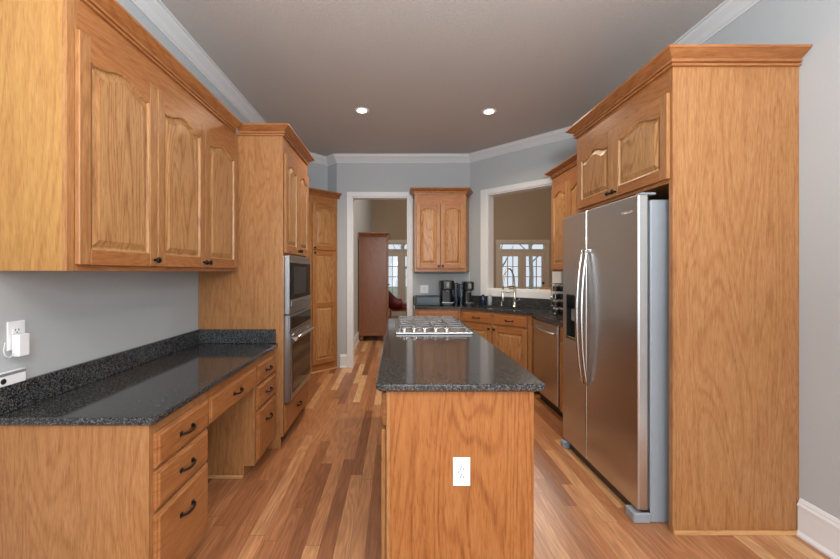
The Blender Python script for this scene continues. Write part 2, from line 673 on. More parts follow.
def crown(parent, path, z, m=None, k=1.0):
    mb = MB()
    mb.sweep(path, [(d * k, z + h * k) for d, h in CROWN], m or WH)
    return mb.build('crown', parent)


def toe_base(mb, x0, x1, depth, z1, toe=0.09, setback=0.07, m=None):
    """closed base box with a recessed toe kick"""
    m = m or WV
    mb.prof_x([(0.0, toe), (0.0, z1), (depth, z1), (depth, 0.0), (setback, 0.0), (setback, toe)], x0, x1, m)


# ================================================================== ROOM
CH = 3.04
XL, XR, YB, YR = -1.536, 2.11, 5.28, -3.5
WT = 0.14


def wall(name, A, B, z0, z1, m, openings=(), thick=WT, m_in=None):
    """wall from A to B, inner face on the right of travel"""
    A, B = Vector(A), Vector(B)
    ln = (B - A).length
    d = (B - A) / ln
    mb = MB()
    xs = [0.0]
    for s0, s1, q0, q1 in sorted(openings):
        if s0 > xs[-1]:
            mb.box(xs[-1], s0, 0, thick, z0, z1, m)
        if q0 > z0:
            mb.box(s0, s1, 0, thick, z0, q0, m)
        if q1 < z1:
            mb.box(s0, s1, 0, thick, q1, z1, m)
        xs.append(s1)
    if xs[-1] < ln:
        mb.box(xs[-1], ln, 0, thick, z0, z1, m)
    bmesh.ops.remove_doubles(mb.bm, verts=mb.bm.verts[:], dist=1e-5)
    o = mb.build(name, None, (A.x, A.y, 0), math.atan2(d.y, d.x), 'structure')
    return o


mb = MB()
mb.box(XL - 0.2, 7.4, YR - 0.2, 11.7, -0.05, 0.0, FLOOR)
mb.build('floor', kind='structure')
mb = MB()
mb.prism([(XL - 0.14, YR - 0.14), (XR + 0.14, YR - 0.14), (XR + 0.14, 4.30), (1.12, 5.40), (XL - 0.14, 5.42)], CH, CH + 0.08, CEIL)
mb.build('ceiling', kind='structure')
mb = MB()
mb.box(-0.95, 7.2, 3.8, 11.62, 4.8, 4.88, CEIL)
mb.build('ceiling_great_room', kind='structure')

CHL = [(XL, 4.914), (-1.01, 5.44), (-0.85, 5.28)]
wall('wall_left', (XL, YR), (XL, 4.914), 0, CH, WALL, [(1.1, 2.9, 0.9, 2.4)])
wall('wall_pantry', CHL[0], CHL[1], 0, CH, WALL)
wall('wall_pantry_return', CHL[1], CHL[2], 0, CH, WALL, thick=0.06)
wall('wall_back', CHL[2], (1.06, YB), 0, 4.8, WALL, [(0.219, 1.022, 0, 2.446)])
SQ2 = math.sqrt(2)
wall('wall_pass_through', (1.06, YB), (XR, 4.23), 0, 4.8, WALL, [(0.283, 1.188, 1.13, 2.44)])
wall('wall_right', (XR, 4.23), (XR, YR), 0, CH, WALL, [(4.83, 6.63, 0.9, 2.4)])
wall('wall_rear', (XR, YR), (XL, YR), 0, CH, WALL, [(0.25, 1.75, 0.3, 2.75), (1.9, 3.4, 0.3, 2.75)])
# great room beyond
wall('wall_hall', (-0.76, 5.43), (-0.76, 11.46), 0, 4.8, WALL)
D1, D2, DW, DH = 0.17, 3.94, 1.47, 2.27
wall('wall_far', (-0.76, 11.46), (7.0, 11.46), 0, 4.8, TAUPE,
     [(D1 + 0.76 - DW / 2, D1 + 0.76 + DW / 2, 0.0, DH), (D2 + 0.76 - DW / 2, D2 + 0.76 + DW / 2, 0.0, DH)])
wall('wall_great_right', (7.0, 11.46), (7.0, 4.0), 0, 4.8, TAUPE)
wall('wall_great_front', (7.0, 4.0), (2.24, 4.0), 0, 4.8, TAUPE)

# crown moulding of the kitchen
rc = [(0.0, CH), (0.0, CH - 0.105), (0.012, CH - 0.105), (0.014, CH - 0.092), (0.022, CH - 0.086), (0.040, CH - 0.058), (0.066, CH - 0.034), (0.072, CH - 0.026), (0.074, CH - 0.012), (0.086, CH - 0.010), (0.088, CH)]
MB().sweep([(XL, YR), CHL[0], CHL[1], CHL[2], (1.06, YB), (XR, 4.23), (XR, YR)], rc, TRIM_DIM).build('trim_1', kind='structure')
# baseboards
BB = [(0.0, 0.0), (0.030, 0.0), (0.030, 0.012), (0.017, 0.026), (0.017, 0.150), (0.021, 0.152), (0.021, 0.160), (0.013, 0.172), (0.013, 0.178), (0.005, 0.192), (0.0, 0.192)]


def baseboard(name, path):
    MB().sweep(path, BB, TRIM).build(name, kind='structure')


baseboard('baseboard_right', [(XR, 1.918), (XR, YR)])
baseboard('baseboard_back', [(-0.80, YB), (-0.706, YB)])
baseboard('baseboard_hall', [(-0.76, 5.45), (-0.76, 11.46), (D1 - 0.83, 11.46)])
baseboard('baseboard_far', [(D1 + 0.83, 11.46), (D2 - 0.83, 11.46)])
baseboard('baseboard_left', [(XL, YR), (XL, 0.2)])

# doorway casing and jamb
mb = MB()
cz = 2.518
for x0, x1 in ((-0.705, -0.631), (0.172, 0.240)):
    mb.box(x0, x1, YB - 0.018, YB, 0, 2.446, TRIM, 0.004)
mb.box(-0.705, 0.240, YB - 0.018, YB, 2.446, cz, TRIM, 0.004)
mb.box(-0.631, -0.617, YB, YB + WT, 0, 2.446, TRIM)
mb.box(0.158, 0.172, YB, YB + WT, 0, 2.446, TRIM)
mb.box(-0.617, 0.158, YB, YB + WT, 2.432, 2.446, TRIM)
mb.build('trim_2', kind='structure')
# pass-through casing, in the frame of its wall
mb = MB()
for s0, s1 in ((0.183, 0.283), (1.188, 1.288)):
    mb.box(s0, s1, -0.018, 0, 1.04, 2.512, TRIM, 0.004)
mb.box(0.283, 1.188, -0.018, 0, 2.44, 2.512, TRIM, 0.004)
mb.box(0.283, 1.188, -0.018, 0, 1.04, 1.13, TRIM, 0.004)
mb.box(0.283, 0.298, 0, WT, 1.145, 2.44, TRIM)
mb.box(1.173, 1.188, 0, WT, 1.145, 2.44, TRIM)
mb.box(0.298, 1.173, 0, WT, 2.425, 2.44, TRIM)
mb.box(0.283, 1.188, 0, WT + 0.02, 1.13, 1.145, TRIM)
mb.build('trim_3', None, (1.06, YB, 0), -PI / 4, 'structure')

# unseen windows, added behind the camera for the rear fill light
for n, (x0, x1) in enumerate(((0.35, 1.85), (-1.30, 0.20))):
    mb = MB()
    y0, y1 = YR - 0.10, YR - 0.04
    for a, b in ((x0 + 0.001, x0 + 0.06), (x1 - 0.06, x1 - 0.001), ((x0 + x1) / 2 - 0.025, (x0 + x1) / 2 + 0.025)):
        mb.box(a, b, y0, y1, 0.301, 2.749, TRIM)
    for a, b in ((0.301, 0.36), (2.69, 2.749), (1.50, 1.55)):
        mb.box(x0 + 0.06, x1 - 0.06, y0, y1, a, b, TRIM)
    w = mb.build('window_%d' % (n + 1), kind='structure')
    g = MB()
    g.box(x0 + 0.06, x1 - 0.06, YR - 0.075, YR - 0.071, 0.36, 2.69, GLASS)
    g.build('window_pane', w)


for n, (x0, x1) in enumerate(((XL - 0.10, XL - 0.05), (XR + 0.05, XR + 0.10))):  # unseen side windows, added to hold the side fill lights
    mb = MB()
    for a, b in ((-2.399, -2.34), (-0.66, -0.601), (-1.525, -1.475)):
        mb.box(x0, x1, a, b, 0.901, 2.399, TRIM)
    for a, b in ((0.901, 0.96), (2.34, 2.399)):
        mb.box(x0, x1, -2.34, -0.66, a, b, TRIM)
    mb.build('window_%d' % (n + 3), kind='structure')


# french doors in the far wall of the great room
def french(name, cx, knob_side):
    y = 11.46
    mb = MB()
    hw = DW / 2
    for a, b in ((-hw - 0.09, -hw), (hw, hw + 0.09)):
        mb.box(cx + a, cx + b, y - 0.02, y, 0, DH, DOORP, 0.004)
    mb.box(cx - hw - 0.10, cx + hw + 0.10, y - 0.025, y, DH, DH + 0.10, DOORP, 0.004)
    for a, b in ((-hw + 0.001, -hw + 0.05), (hw - 0.05, hw - 0.001)):
        mb.box(cx + a, cx + b, y, y + 0.12, 0, DH - 0.001, DOORP)
    mb.box(cx - hw + 0.05, cx + hw - 0.05, y, y + 0.12, 2.03, 2.085, DOORP)
    mb.box(cx - hw + 0.05, cx + hw - 0.05, y, y + 0.12, 2.235, DH - 0.001, DOORP)
    root = mb.build(name, kind='structure')
    t = MB()
    t.box(cx - hw + 0.05, cx + hw - 0.05, y + 0.06, y + 0.064, 2.085, 2.235, GLASS)
    t.build('transom_pane', root)
    for sgn in (-1, 1):
        x0, x1 = (cx - hw + 0.052, cx - 0.003) if sgn < 0 else (cx + 0.003, cx + hw - 0.052)
        oo, ii = 0.070, 0.118
        a, b, z0, z1 = (x0 + oo, x1 - ii, 0.26, 1.86) if sgn < 0 else (x0 + ii, x1 - oo, 0.26, 1.86)
        lf = MB()
        lf.box(x0, a, y + 0.03, y + 0.075, 0.004, 2.028, DOORP)
        lf.box(b, x1, y + 0.03, y + 0.075, 0.004, 2.028, DOORP)
        lf.box(a, b, y + 0.03, y + 0.075, 0.004, z0, DOORP)
        lf.box(a, b, y + 0.03, y + 0.075, z1, 2.028, DOORP)
        for k in (1, 2):
            xm = a + (b - a) * k / 3
            lf.box(xm - 0.011, xm + 0.011, y + 0.035, y + 0.07, z0, z1, DOORP)
        for k in range(1, 5):
            zm = z0 + (z1 - z0) * k / 5
            lf.box(a, b, y + 0.034, y + 0.071, zm - 0.011, zm + 0.011, DOORP)
        leaf = lf.build('door_leaf', root)
        g = MB()
        g.box(a, b, y + 0.051, y + 0.055, z0, z1, GLASS)
        g.build('pane', leaf)
        if sgn > 0:
            k = MB()
            kx = x1 - 0.04 if knob_side > 0 else x0 + 0.04
            k.lathe([(0.026, 0), (0.026, 0.008), (0.010, 0.014), (0.010, 0.035), (0.028, 0.045), (0.030, 0.06), (0.018, 0.072)], (kx, y + 0.03, 1.03), BRONZE, '-y', 12)
            k.build('door_handle', leaf)
    return root


french('door_1', D1, 1)
french('door_2', D2, 1)

# outside: lawn and bare trees beyond the french doors
mb = MB()
mb.box(-14, 20, 11.75, 40, -0.30, -0.22, LAWN)
mb.build('ground', kind='structure')


# ================================================================== LEFT RUN
# wall cabinet with three doors
R90 = PI / 2
XU, UY0, UY1 = -1.226, 1.371, 2.851
W = UY1 - UY0
t = thing('wall_cabinet', 'long honey oak wall cabinet with three arched doors above the desk counter', 'cabinet', (XU, UY0, 0), R90)
mb = MB()
D = 0.307
mb.box(0, W, 0.019, D, 1.375, 2.435, WV_PALE)
mb.build('body', t)
mb = MB()
mb.box(0, 0.045, 0, 0.019, 1.375, 2.435, WV)
mb.box(W - 0.045, W, 0, 0.019, 1.375, 2.435, WV)
mb.box(0.045, W - 0.045, 0, 0.019, 1.375, 1.415, WH)
mb.box(0.045, W - 0.045, 0, 0.019, 2.275, 2.435, WH)
mb.build('face_frame', t)
e = [0.030, 0.488, 0.494, 0.956, 0.962, W - 0.048]
door(t, e[0], e[1], 1.398, 2.297, True, (e[1] - 0.022, 1.430))
door(t, e[2], e[3], 1.398, 2.297, True, (e[3] - 0.022, 1.430))
door(t, e[4], e[5], 1.398, 2.297, True, (e[4] + 0.022, 1.430))
crown(t, [(0, D - 0.02), (0, 0), (W - 0.062, 0)], 2.425)

# oven tower
XT, TY0, TW = -0.877, 2.855, 0.78
DT = 0.655
t = thing('oven_cabinet', 'tall honey oak cabinet column housing the built in microwave and wall oven', 'cabinet', (XT, TY0, 0), R90)
mb = MB()
mb.box(0, 0.02, 0.02, DT, 0.0, 2.435, WV)
mb.box(TW - 0.02, TW, 0.02, DT, 0.0, 2.435, WV)
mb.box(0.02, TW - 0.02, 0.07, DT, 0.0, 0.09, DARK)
mb.box(0.02, TW - 0.02, 0.02, DT, 0.09, 0.325, WV)
mb.box(0.02, TW - 0.02, DT - 0.02, DT, 0.325, 1.52, WV)
mb.box(0.02, TW - 0.02, 0.02, DT, 1.52, 2.435, WV)
mb.build('body', t)
mb = MB()
mb.box(0, 0.040, 0, 0.02, 0.09, 2.435, WV)
mb.box(TW - 0.045, TW, 0, 0.02, 0.09, 2.435, WV)
mb.box(0.040, TW - 0.045, 0, 0.02, 0.09, 0.335, WH)
mb.box(0.040, TW - 0.045, 0, 0.02, 1.508, 1.54, WH)
mb.box(0.040, TW - 0.045, 0, 0.02, 2.25, 2.435, WH)
mb.build('face_frame', t)
drawer(t, 0.030, TW - 0.035, 0.105, 0.318)
xm = 0.385
door(t, 0.022, xm - 0.002, 1.520, 2.300, True, (xm - 0.030, 1.552))
door(t, xm + 0.002, TW - 0.026, 1.520, 2.300, True, (xm + 0.030, 1.552))
crown(t, [(0, 0.340), (0, 0), (TW, 0), (TW, 0.4)], 2.425)

# microwave
OX0, OX1, PR = 0.042, 0.733, -0.040
t = thing('microwave', 'built in stainless microwave with black glass front above the wall oven', 'microwave', (XT, TY0, 0), R90)
mb = MB()
mb.box(OX0 + 0.01, OX1 - 0.01, 0.001, 0.45, 1.045, 1.495, FR_SIDE)
mb.box(OX0, OX1, PR, -0.001, 1.035, 1.503, STEEL_D, 0.003)
mb.build('housing', t)
mb = MB()
mb.box(OX0 + 0.018, OX1 - 0.018, PR - 0.006, PR - 0.0005, 1.15, 1.445, BLKGLASS, 0.002)
mb.build('window', t)
mb = MB()
mb.box(OX0 + 0.10, OX1 - 0.20, PR - 0.0085, PR - 0.0065, 1.185, 1.415, BLK)
mb.build('screen', t)
mb = MB()
mb.box(OX0 + 0.02, OX1 - 0.02, PR - 0.012, PR - 0.0005, 1.095, 1.140, STEEL_D, 0.004)
mb.build('handle', t)

# wall oven
t = thing('wall_oven', 'built in stainless wall oven with black glass door under the microwave', 'oven', (XT, TY0, 0), R90)
mb = MB()
mb.box(OX0 + 0.01, OX1 - 0.01, 0.001, 0.50, 0.345, 1.02, FR_SIDE)
mb.box(OX0, OX1, PR + 0.006, -0.001, 0.338, 1.028, STEEL_D, 0.003)
mb.build('housing', t)
mb = MB()
mb.box(OX0, OX1, PR - 0.004, PR + 0.0055, 0.895, 1.028, STEEL_D, 0.003)
cp = mb.build('control_panel', t)
mb = MB()
mb.box(OX0 + 0.03, OX1 - 0.012, PR - 0.007, PR - 0.0042, 0.915, 1.012, BLKGLASS)
mb.build('display', cp)
mb = MB()
mb.box(OX0, OX1, PR - 0.008, PR + 0.0055, 0.345, 0.888, STEEL_D, 0.004)
dr = mb.build('oven_door', t)
mb = MB()
mb.box(OX0 + 0.055, OX1 - 0.045, PR - 0.011, PR - 0.0085, 0.400, 0.795, BLKGLASS)
mb.build('window', dr)
mb = MB()
yh = PR - 0.040
mb.tube([(OX0 + 0.05, PR - 0.008, 0.838), (OX0 + 0.05, yh, 0.838)], 0.011, STEEL_L)
mb.tube([(OX1 - 0.08, PR - 0.008, 0.838), (OX1 - 0.08, yh, 0.838)], 0.011, STEEL_L)
mb.tube([(OX0 + 0.02, yh, 0.838), (OX1 - 0.05, yh, 0.838)], 0.014, STEEL_L, 12)
mb.build('handle', dr)

# desk base cabinets
XD = -0.942
DZ = 0.787
depth = XD - XL - 0.003
t = thing('drawer_cabinet', 'oak desk cabinet of three drawers at the near end of the left counter', 'cabinet', (XD, 1.402, 0), R90)
w = 0.425
mb = MB()
toe_base(mb, 0.0, w, depth, DZ)
mb.build('body', t)
for z0, z1 in ((0.610, 0.745), (0.445, 0.597), (0.105, 0.430)):
    pz = (z0 + z1) / 2 if z1 - z0 < 0.2 else z1 - 0.10
    drawer(t, 0.022, w - 0.012, z0, z1, pulls=[(w / 2 + 0.005, pz)])

t = thing('drawer_cabinet', 'oak desk cabinet of three drawers beside the oven column', 'cabinet', (XD, 2.447, 0), R90)
w = 0.404
mb = MB()
toe_base(mb, 0.0, w, depth, DZ, toe=0.08)
mb.build('body', t)
mb = MB()
mb.box(-0.012, -0.001, 0.075, depth, 0.0, 0.022, SHOE, 0.003)
mb.build('shoe_molding', t)
for z0, z1 in ((0.610, 0.745), (0.445, 0.597), (0.105, 0.430)):
    pz = (z0 + z1) / 2 if z1 - z0 < 0.2 else z1 - 0.10
    drawer(t, 0.025, w - 0.020, z0, z1, pulls=[(w / 2 + 0.005, pz)])

t = thing('pencil_drawer', 'wide oak pencil drawer hanging over the open desk knee space', 'drawer', (XD, 1.828, 0), R90)
w = 0.618
mb = MB()
mb.box(0.001, w - 0.001, 0.0, 0.45, 0.60, DZ - 0.001, WH)
mb.build('body', t)
drawer(t, 0.004, w - 0.004, 0.610, 0.745, name='drawer_front')

# desk countertop with backsplash
t = thing('desk_countertop', 'long dark speckled granite desk countertop along the left wall', 'countertop')
mb = MB()
cx0, cx1, cy0, cy1 = XL + 0.002, -0.914, 1.388, 2.852
mb.prism([(cx0, cy0), (cx1 - 0.012, cy0), (cx1, cy0 + 0.012), (cx1, cy1), (cx0, cy1)], DZ + 0.001, DZ + 0.032, GRAN, 0.006)
mb.build('slab', t)
mb = MB()
mb.box(cx0, cx0 + 0.02, cy0, cy1 - 0.021, DZ + 0.033, DZ + 0.140, GRAN, 0.002)
mb.build('backsplash', t)
mb = MB()
mb.box(cx0, cx1 - 0.015, cy1 - 0.02, cy1, DZ + 0.033, DZ + 0.140, GRAN, 0.002)
mb.build('backsplash', t)


# outlets
def outlet(name, label, loc, rotz, decora=True, w=0.070, h=0.115, kind='outlet'):
    """plate faces -y of its own frame"""
    t = thing(name, label, kind, loc, rotz)
    mb = MB()
    mb.box(-w / 2, w / 2, -0.006, 0, -h / 2, h / 2, WHITE, 0.002)
    mb.build('plate', t)
    if decora:
        mb = MB()
        mb.box(-0.017, 0.017, -0.0075, -0.0062, -0.034, 0.034, WHITE, 0.0005)
        f = mb.build('receptacle', t)
        mb = MB()
        for zc in (0.014, -0.018):
            mb.box(-0.0075, -0.0045, -0.0082, -0.0076, zc - 0.006, zc + 0.002, BLK)
            mb.box(0.0045, 0.0075, -0.0082, -0.0076, zc - 0.006, zc + 0.002, BLK)
            mb.box(-0.0025, 0.0025, -0.0082, -0.0076, zc + 0.005, zc + 0.009, BLK)
        mb.box(-0.0145, -0.0105, -0.0085, -0.0076, -0.004, 0.004, GREYDEV)
        mb.build('slot', f)
    else:
        for zc in (0.020, -0.020):
            mb = MB()
            mb.prof_y(rrect(-0.0165, 0.0165, zc - 0.014, zc + 0.014, 0.008), -0.0078, -0.0062, WHITE)
            f = mb.build('receptacle', t)
            mb = MB()
            mb.box(-0.0075, -0.005, -0.0086, -0.0079, zc - 0.002, zc + 0.007, BLK)
            mb.box(0.005, 0.0075, -0.0086, -0.0079, zc - 0.002, zc + 0.007, BLK)
            mb.box(-0.0025, 0.0025, -0.0086, -0.0079, zc - 0.010, zc - 0.006, BLK)
            mb.build('slot', f)
    return t


outlet('wall_outlet', 'white duplex outlet on the grey wall above the desk', (XL + 0.0005, 1.484, 1.115), R90, False)
t = thing('plug_adapter', 'white plug in adapter box in the outlet above the desk', 'adapter', (XL + 0.009, 1.482, 1.095), R90)
mb = MB()
mb.box(-0.022, 0.022, -0.032, -0.001, -0.062, 0.026, WHITE, 0.004, 2)
mb.build('housing', t)
mb = MB()
mb.tube([(-0.0215, -0.012, -0.045), (-0.035, -0.008, -0.062), (-0.050, -0.005, -0.052), (-0.054, -0.004, -0.030), (-0.048, -0.003, 0.0)], 0.0018, WHITE, 6)
mb.build('cable', t)
t = thing('control_box', 'small white box with round black dial sitting on the desk backsplash', 'device', (XL + 0.002, 1.42, DZ + 0.1405), R90)
mb = MB()
mb.box(-0.07, 0.085, -0.022, 0, 0, 0.052, WHITE, 0.002)
mb.build('housing', t)
mb = MB()
mb.box(-0.068, 0.083, -0.0235, -0.0222, 0.039, 0.050, GREYDEV)
mb.build('stripe', t)
mb = MB()
mb.lathe([(0.010, 0), (0.011, 0.002), (0.008, 0.004)], (-0.004, -0.0222, 0.020), BLK, '-y', 16)
mb.build('dial', t)

# pantry cabinet across the corner
PRX, PRY, PW, PD = -0.838, 5.250, 0.56, 0.235
plx, ply = PRX - PW / SQ2, PRY - PW / SQ2
t = thing('pantry_cabinet', 'tall narrow oak pantry set diagonally in the corner by the doorway', 'cabinet', (plx, ply, 0), PI / 4)
mb = MB()
mb.box(0, PW, 0.019, PD, 0, 2.42, WV)
mb.build('body', t)
mb = MB()
mb.box(0, 0.155, 0, 0.019, 0.0, 2.42, WV)
mb.box(PW - 0.045, PW, 0, 0.019, 0.0, 2.42, WV)
mb.box(0.155, PW - 0.045, 0, 0.019, 0.0, 0.13, WH)
mb.box(0.155, PW - 0.045, 0, 0.019, 1.62, 1.70, WH)
mb.box(0.155, PW - 0.045, 0, 0.019, 2.25, 2.42, WH)
mb.build('face_frame', t)
door(t, 0.143, PW - 0.030, 1.672, 2.315, True, (0.170, 1.700))
door(t, 0.143, PW - 0.030, 0.115, 1.660, False, (0.170, 1.632), split=0.92)
mb = MB()
mb.box(0, PW - 0.004, -0.014, -0.001, 0, 0.022, SHOE, 0.003)
mb.build('shoe_molding', t)
crown(t, [(0, 0), (PW + 0.035, 0)], 2.412)

# ================================================================== RIGHT RUN
# cabinet around the refrigerator
RX, RY0, RY1 = 1.447, 1.924, 2.945
rw = RY1 - RY0
rd = XR - RX - 0.003
t = thing('refrigerator_cabinet', 'tall oak surround with side panel and two arched doors over the refrigerator', 'cabinet', (RX, RY1, 0), -R90)
TOPZ = 2.452
mb = MB()
mb.box(rw - 0.02, rw, 0.02, rd, 0, TOPZ, WV)
mb.build('side_panel', t)
mb = MB()
mb.box(0, 0.02, 0.02, rd, 0, TOPZ, WV)
mb.build('side_panel', t)
mb = MB()
mb.box(0.0201, rw - 0.0201, 0.02, rd, 1.842, TOPZ, WV)
mb.build('body', t)
mb = MB()
mb.box(rw - 0.028, rw, 0, 0.0199, 0, TOPZ, WV, 0.001)
mb.box(0, 0.028, 0, 0.0199, 0, TOPZ, WV, 0.001)
mb.box(0.028, rw - 0.028, 0, 0.0199, 1.842, 1.885, WH)
mb.box(0.028, rw - 0.028, 0, 0.0199, 2.27, TOPZ, WH)
mb.build('face_frame', t)
xm = RY1 - 2.425
door(t, 0.050, xm - 0.003, 1.862, 2.315, True, (xm - 0.028, 1.892))
door(t, xm + 0.003, rw - 0.014, 1.862, 2.315, True, (xm + 0.034, 1.892))
crown(t, [(0, rd - 0.004), (0, 0), (rw, 0), (rw, rd - 0.004)], TOPZ - 0.010, k=1.05)
mb = MB()
mb.box(rw, rw + 0.013, 0.0, rd - 0.002, 0, 0.022, SHOE, 0.003)
mb.build('shoe_molding', t)

# refrigerator
t = thing('refrigerator', 'stainless side by side refrigerator with curved handles and ice dispenser', 'refrigerator', (1.314, 2.905, 0), -R90)
fw = 0.905
FT = math.radians(1.0)
mb = MB()
mb.box(0.005, fw - 0.006, 0.075, 0.74, 0.002, 1.765, FR_SIDE, 0.006)
mb.build('body', t)
split = 2.905 - 2.543


def plate_hole(mb, x0, x1, z0, z1, a0, a1, b0, b1, yf, yb, yr, m, mr, r=0.010):
    def q(xa, xb, za, zb, y):
        return [(xa, y, za), (xb, y, za), (xb, y, zb), (xa, y, zb)]
    mb.loops([q(x0, x1, z0, z1, yb), q(x0, x1, z0, z1, yf + r), q(x0 + r * 0.3, x1 - r * 0.3, z0 + r * 0.3, z1 - r * 0.3, yf + r * 0.3),
              q(x0 + r, x1 - r, z0 + r, z1 - r, yf), q(a0, a1, b0, b1, yf)], m, True, False)
    mb.loops([q(a0, a1, b0, b1, yf), q(a0 + 0.004, a1 - 0.004, b0 + 0.004, b1 - 0.004, yr)], mr, False, True)


dz0, dz1 = 0.072, 1.795
a0, a1 = 2.905 - 2.838, 2.905 - 2.672
mb = MB()
plate_hole(mb, 0.0, split - 0.003, dz0, dz1, a0, a1, 0.865, 1.20, 0.0, 0.062, 0.050, STEEL, BLK)
fd = mb.build('freezer_door', t)
mb = MB()
mb.box(a0 + 0.006, a1 - 0.006, -0.002, 0.012, 1.10, 1.196, BLKGLASS, 0.003)
mb.build('dispenser_panel', fd)
mb = MB()
mb.box(a0 + 0.045, a1 - 0.045, 0.012, 0.045, 1.0, 1.098, GREYDEV, 0.008)
mb.build('dispenser_spout', fd)
mb = MB()
mb.box(a0 + 0.006, a1 - 0.006, 0.002, 0.046, 0.871, 0.882, STEEL_L, 0.002)
mb.build('drip_tray', fd)
mb = MB()
mb.box(split + 0.003, fw, 0.0, 0.062, dz0, dz1, STEEL, 0.010, 3)
rdoor = mb.build('refrigerator_door', t)


def fr_handle(parent, x):
    mb = MB()
    L = []
    for k in range(25):
        u = -1 + 2 * k / 24
        z = 1.06 + u * 0.46
        y = -0.012 - 0.040 * (1 - u * u) ** 0.8
        w2, tt = 0.013, 0.008
        L.append([(x - w2, y - tt * 0.4, z), (x - w2 * 0.5, y - tt, z), (x + w2 * 0.5, y - tt, z), (x + w2, y - tt * 0.4, z), (x + w2, y + tt, z), (x - w2, y + tt, z)])
    mb.loops(L, STEEL_L, smooth=True)
    for z in (0.605, 1.515):
        mb.box(x - 0.012, x + 0.012, -0.014, -0.0005, z - 0.012, z + 0.012, STEEL_L, 0.003)
    mb.build('handle', parent)


fr_handle(fd, split - 0.032)
fr_handle(rdoor, split + 0.032)
mb = MB()
mb.box(0.012, fw - 0.012, 0.030, 0.0745, 0.012, 0.070, BLK)
mb.build('grille', t)
for x0, x1 in ((0.0, 0.055), (fw - 0.085, fw - 0.002)):
    mb = MB()
    mb.box(x0, x1, -0.018, 0.0745, 0.0, 0.055, FR_SIDE, 0.006)
    mb.build('foot', t)
mb = MB()
mb.box(fw - 0.075, fw - 0.025, 0.035, 0.12, dz1 + 0.001, dz1 + 0.014, FR_SIDE, 0.004)
mb.build('hinge_cover', t)
# the small brand mark on the right door
cu = bpy.data.curves.new('logo', 'FONT')
cu.body = 'Whirlpool'
cu.size = 0.028
cu.extrude = 0.0006
cu.align_x = 'CENTER'
tmp = bpy.data.objects.new('logo_curve', cu)
lm = bpy.data.meshes.new_from_object(tmp)
bpy.data.objects.remove(tmp)
lm.materials.clear()
lm.materials.append(CHROME)
lo = bpy.data.objects.new('logo', lm)
C.objects.link(lo)
lo.parent = rdoor
lo.location = (fw - 0.105, -0.0008, 1.700)
lo.rotation_euler = (PI / 2, 0, 0)

# right wall cabinet beyond
RWX, RWY1 = 1.772, 4.175
w = RWY1 - 2.952
t = thing('wall_cabinet', 'oak wall cabinet with arched doors between pass through and refrigerator', 'cabinet', (RWX, RWY1, 0), -R90)
D = XR - RWX - 0.004
mb = MB()
mb.box(0, w, 0.019, D, 1.375, 2.435, WV)
mb.build('body', t)
mb = MB()
mb.box(0, 0.04, 0, 0.019, 1.375, 2.435, WV)
mb.box(w - 0.04, w, 0, 0.019, 1.375, 2.435, WV)
mb.box(0.04, w - 0.04, 0, 0.019, 1.375, 1.415, WH)
mb.box(0.04, w - 0.04, 0, 0.019, 2.275, 2.435, WH)
mb.build('face_frame', t)
dw = (w - 0.04) / 3
for k in range(3):
    x0 = 0.02 + k * dw
    door(t, x0 + 0.002, x0 + dw - 0.002, 1.398, 2.297, True, (x0 + (dw - 0.025 if k != 1 else 0.025), 1.43))
crown(t, [(0, D - 0.01), (0, 0), (w, 0)], 2.425)

# dishwasher
DWX, DWY1 = 1.512, 4.070
t = thing('dishwasher', 'stainless dishwasher with bar handle under the counter left of the refrigerator', 'dishwasher', (DWX, 3.985, 0), -R90)
w = 0.598
mb = MB()
mb.box(0.004, w - 0.004, 0.002, 0.55, 0.10, 0.885, FR_SIDE)
mb.build('body', t)
mb = MB()
mb.box(0.002, w - 0.002, -0.024, 0.001, 0.125, 0.868, STEEL, 0.006, 2)
dd = mb.build('door', t)
mb = MB()
pts = [(0.055, -0.026, 0.79), (0.06, -0.050, 0.79)] + [(0.06 + (w - 0.12) * k / 8, -0.056 - 0.012 * (1 - (k / 4 - 1) ** 2), 0.79) for k in range(1, 8)] + [(w - 0.06, -0.050, 0.79), (w - 0.055, -0.026, 0.79)]
mb.tube(pts, 0.013, STEEL_L, 10)
mb.build('handle', dd)
mb = MB()
mb.box(0.004, w - 0.004, 0.05, 0.10, 0.0, 0.098, BLK)
mb.build('toe_panel', t)

# base cabinet between dishwasher and refrigerator
t = thing('base_cabinet', 'oak base cabinet squeezed between dishwasher and refrigerator', 'cabinet', (DWX, 3.382, 0), -R90)
w = 3.382 - 2.950
mb = MB()
toe_base(mb, 0, w, 0.585, 0.888)
mb.build('body', t)
drawer(t, 0.03, w - 0.03, 0.745, 0.868)
door(t, 0.03, w - 0.03, 0.105, 0.725, False, (w - 0.06, 0.69))

# corner filler cabinet strip between the sink cabinet and the dishwasher
# sink base cabinet on the diagonal
SX, SY, SW = 0.843, 4.770, 0.946
t = thing('sink_cabinet', 'diagonal oak sink base cabinet with two false drawers below the pass through', 'cabinet', (SX, SY, 0), -PI / 4)
mb = MB()
mb.box(0, SW, 0, 0.02, 0.09, 0.888, WV)
mb.box(0, 0.018, 0.0201, 0.5, 0.0, 0.888, WV)
mb.box(SW - 0.018, SW, 0.0201, 0.5, 0.0, 0.888, WV)
mb.box(0.018, SW - 0.018, 0.0201, 0.5, 0.09, 0.108, WV)
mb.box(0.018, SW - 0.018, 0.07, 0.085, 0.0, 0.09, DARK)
mb.build('body', t)
h = SW / 2 - 0.02
drawer(t, 0.025, h, 0.738, 0.868, name='false_drawer')
drawer(t, h + 0.018, SW - 0.045, 0.738, 0.868, name='false_drawer')
door(t, 0.025, h, 0.105, 0.715, False, (h - 0.028, 0.683))
door(t, h + 0.018, SW - 0.045, 0.105, 0.715, False, (h + 0.046, 0.683))
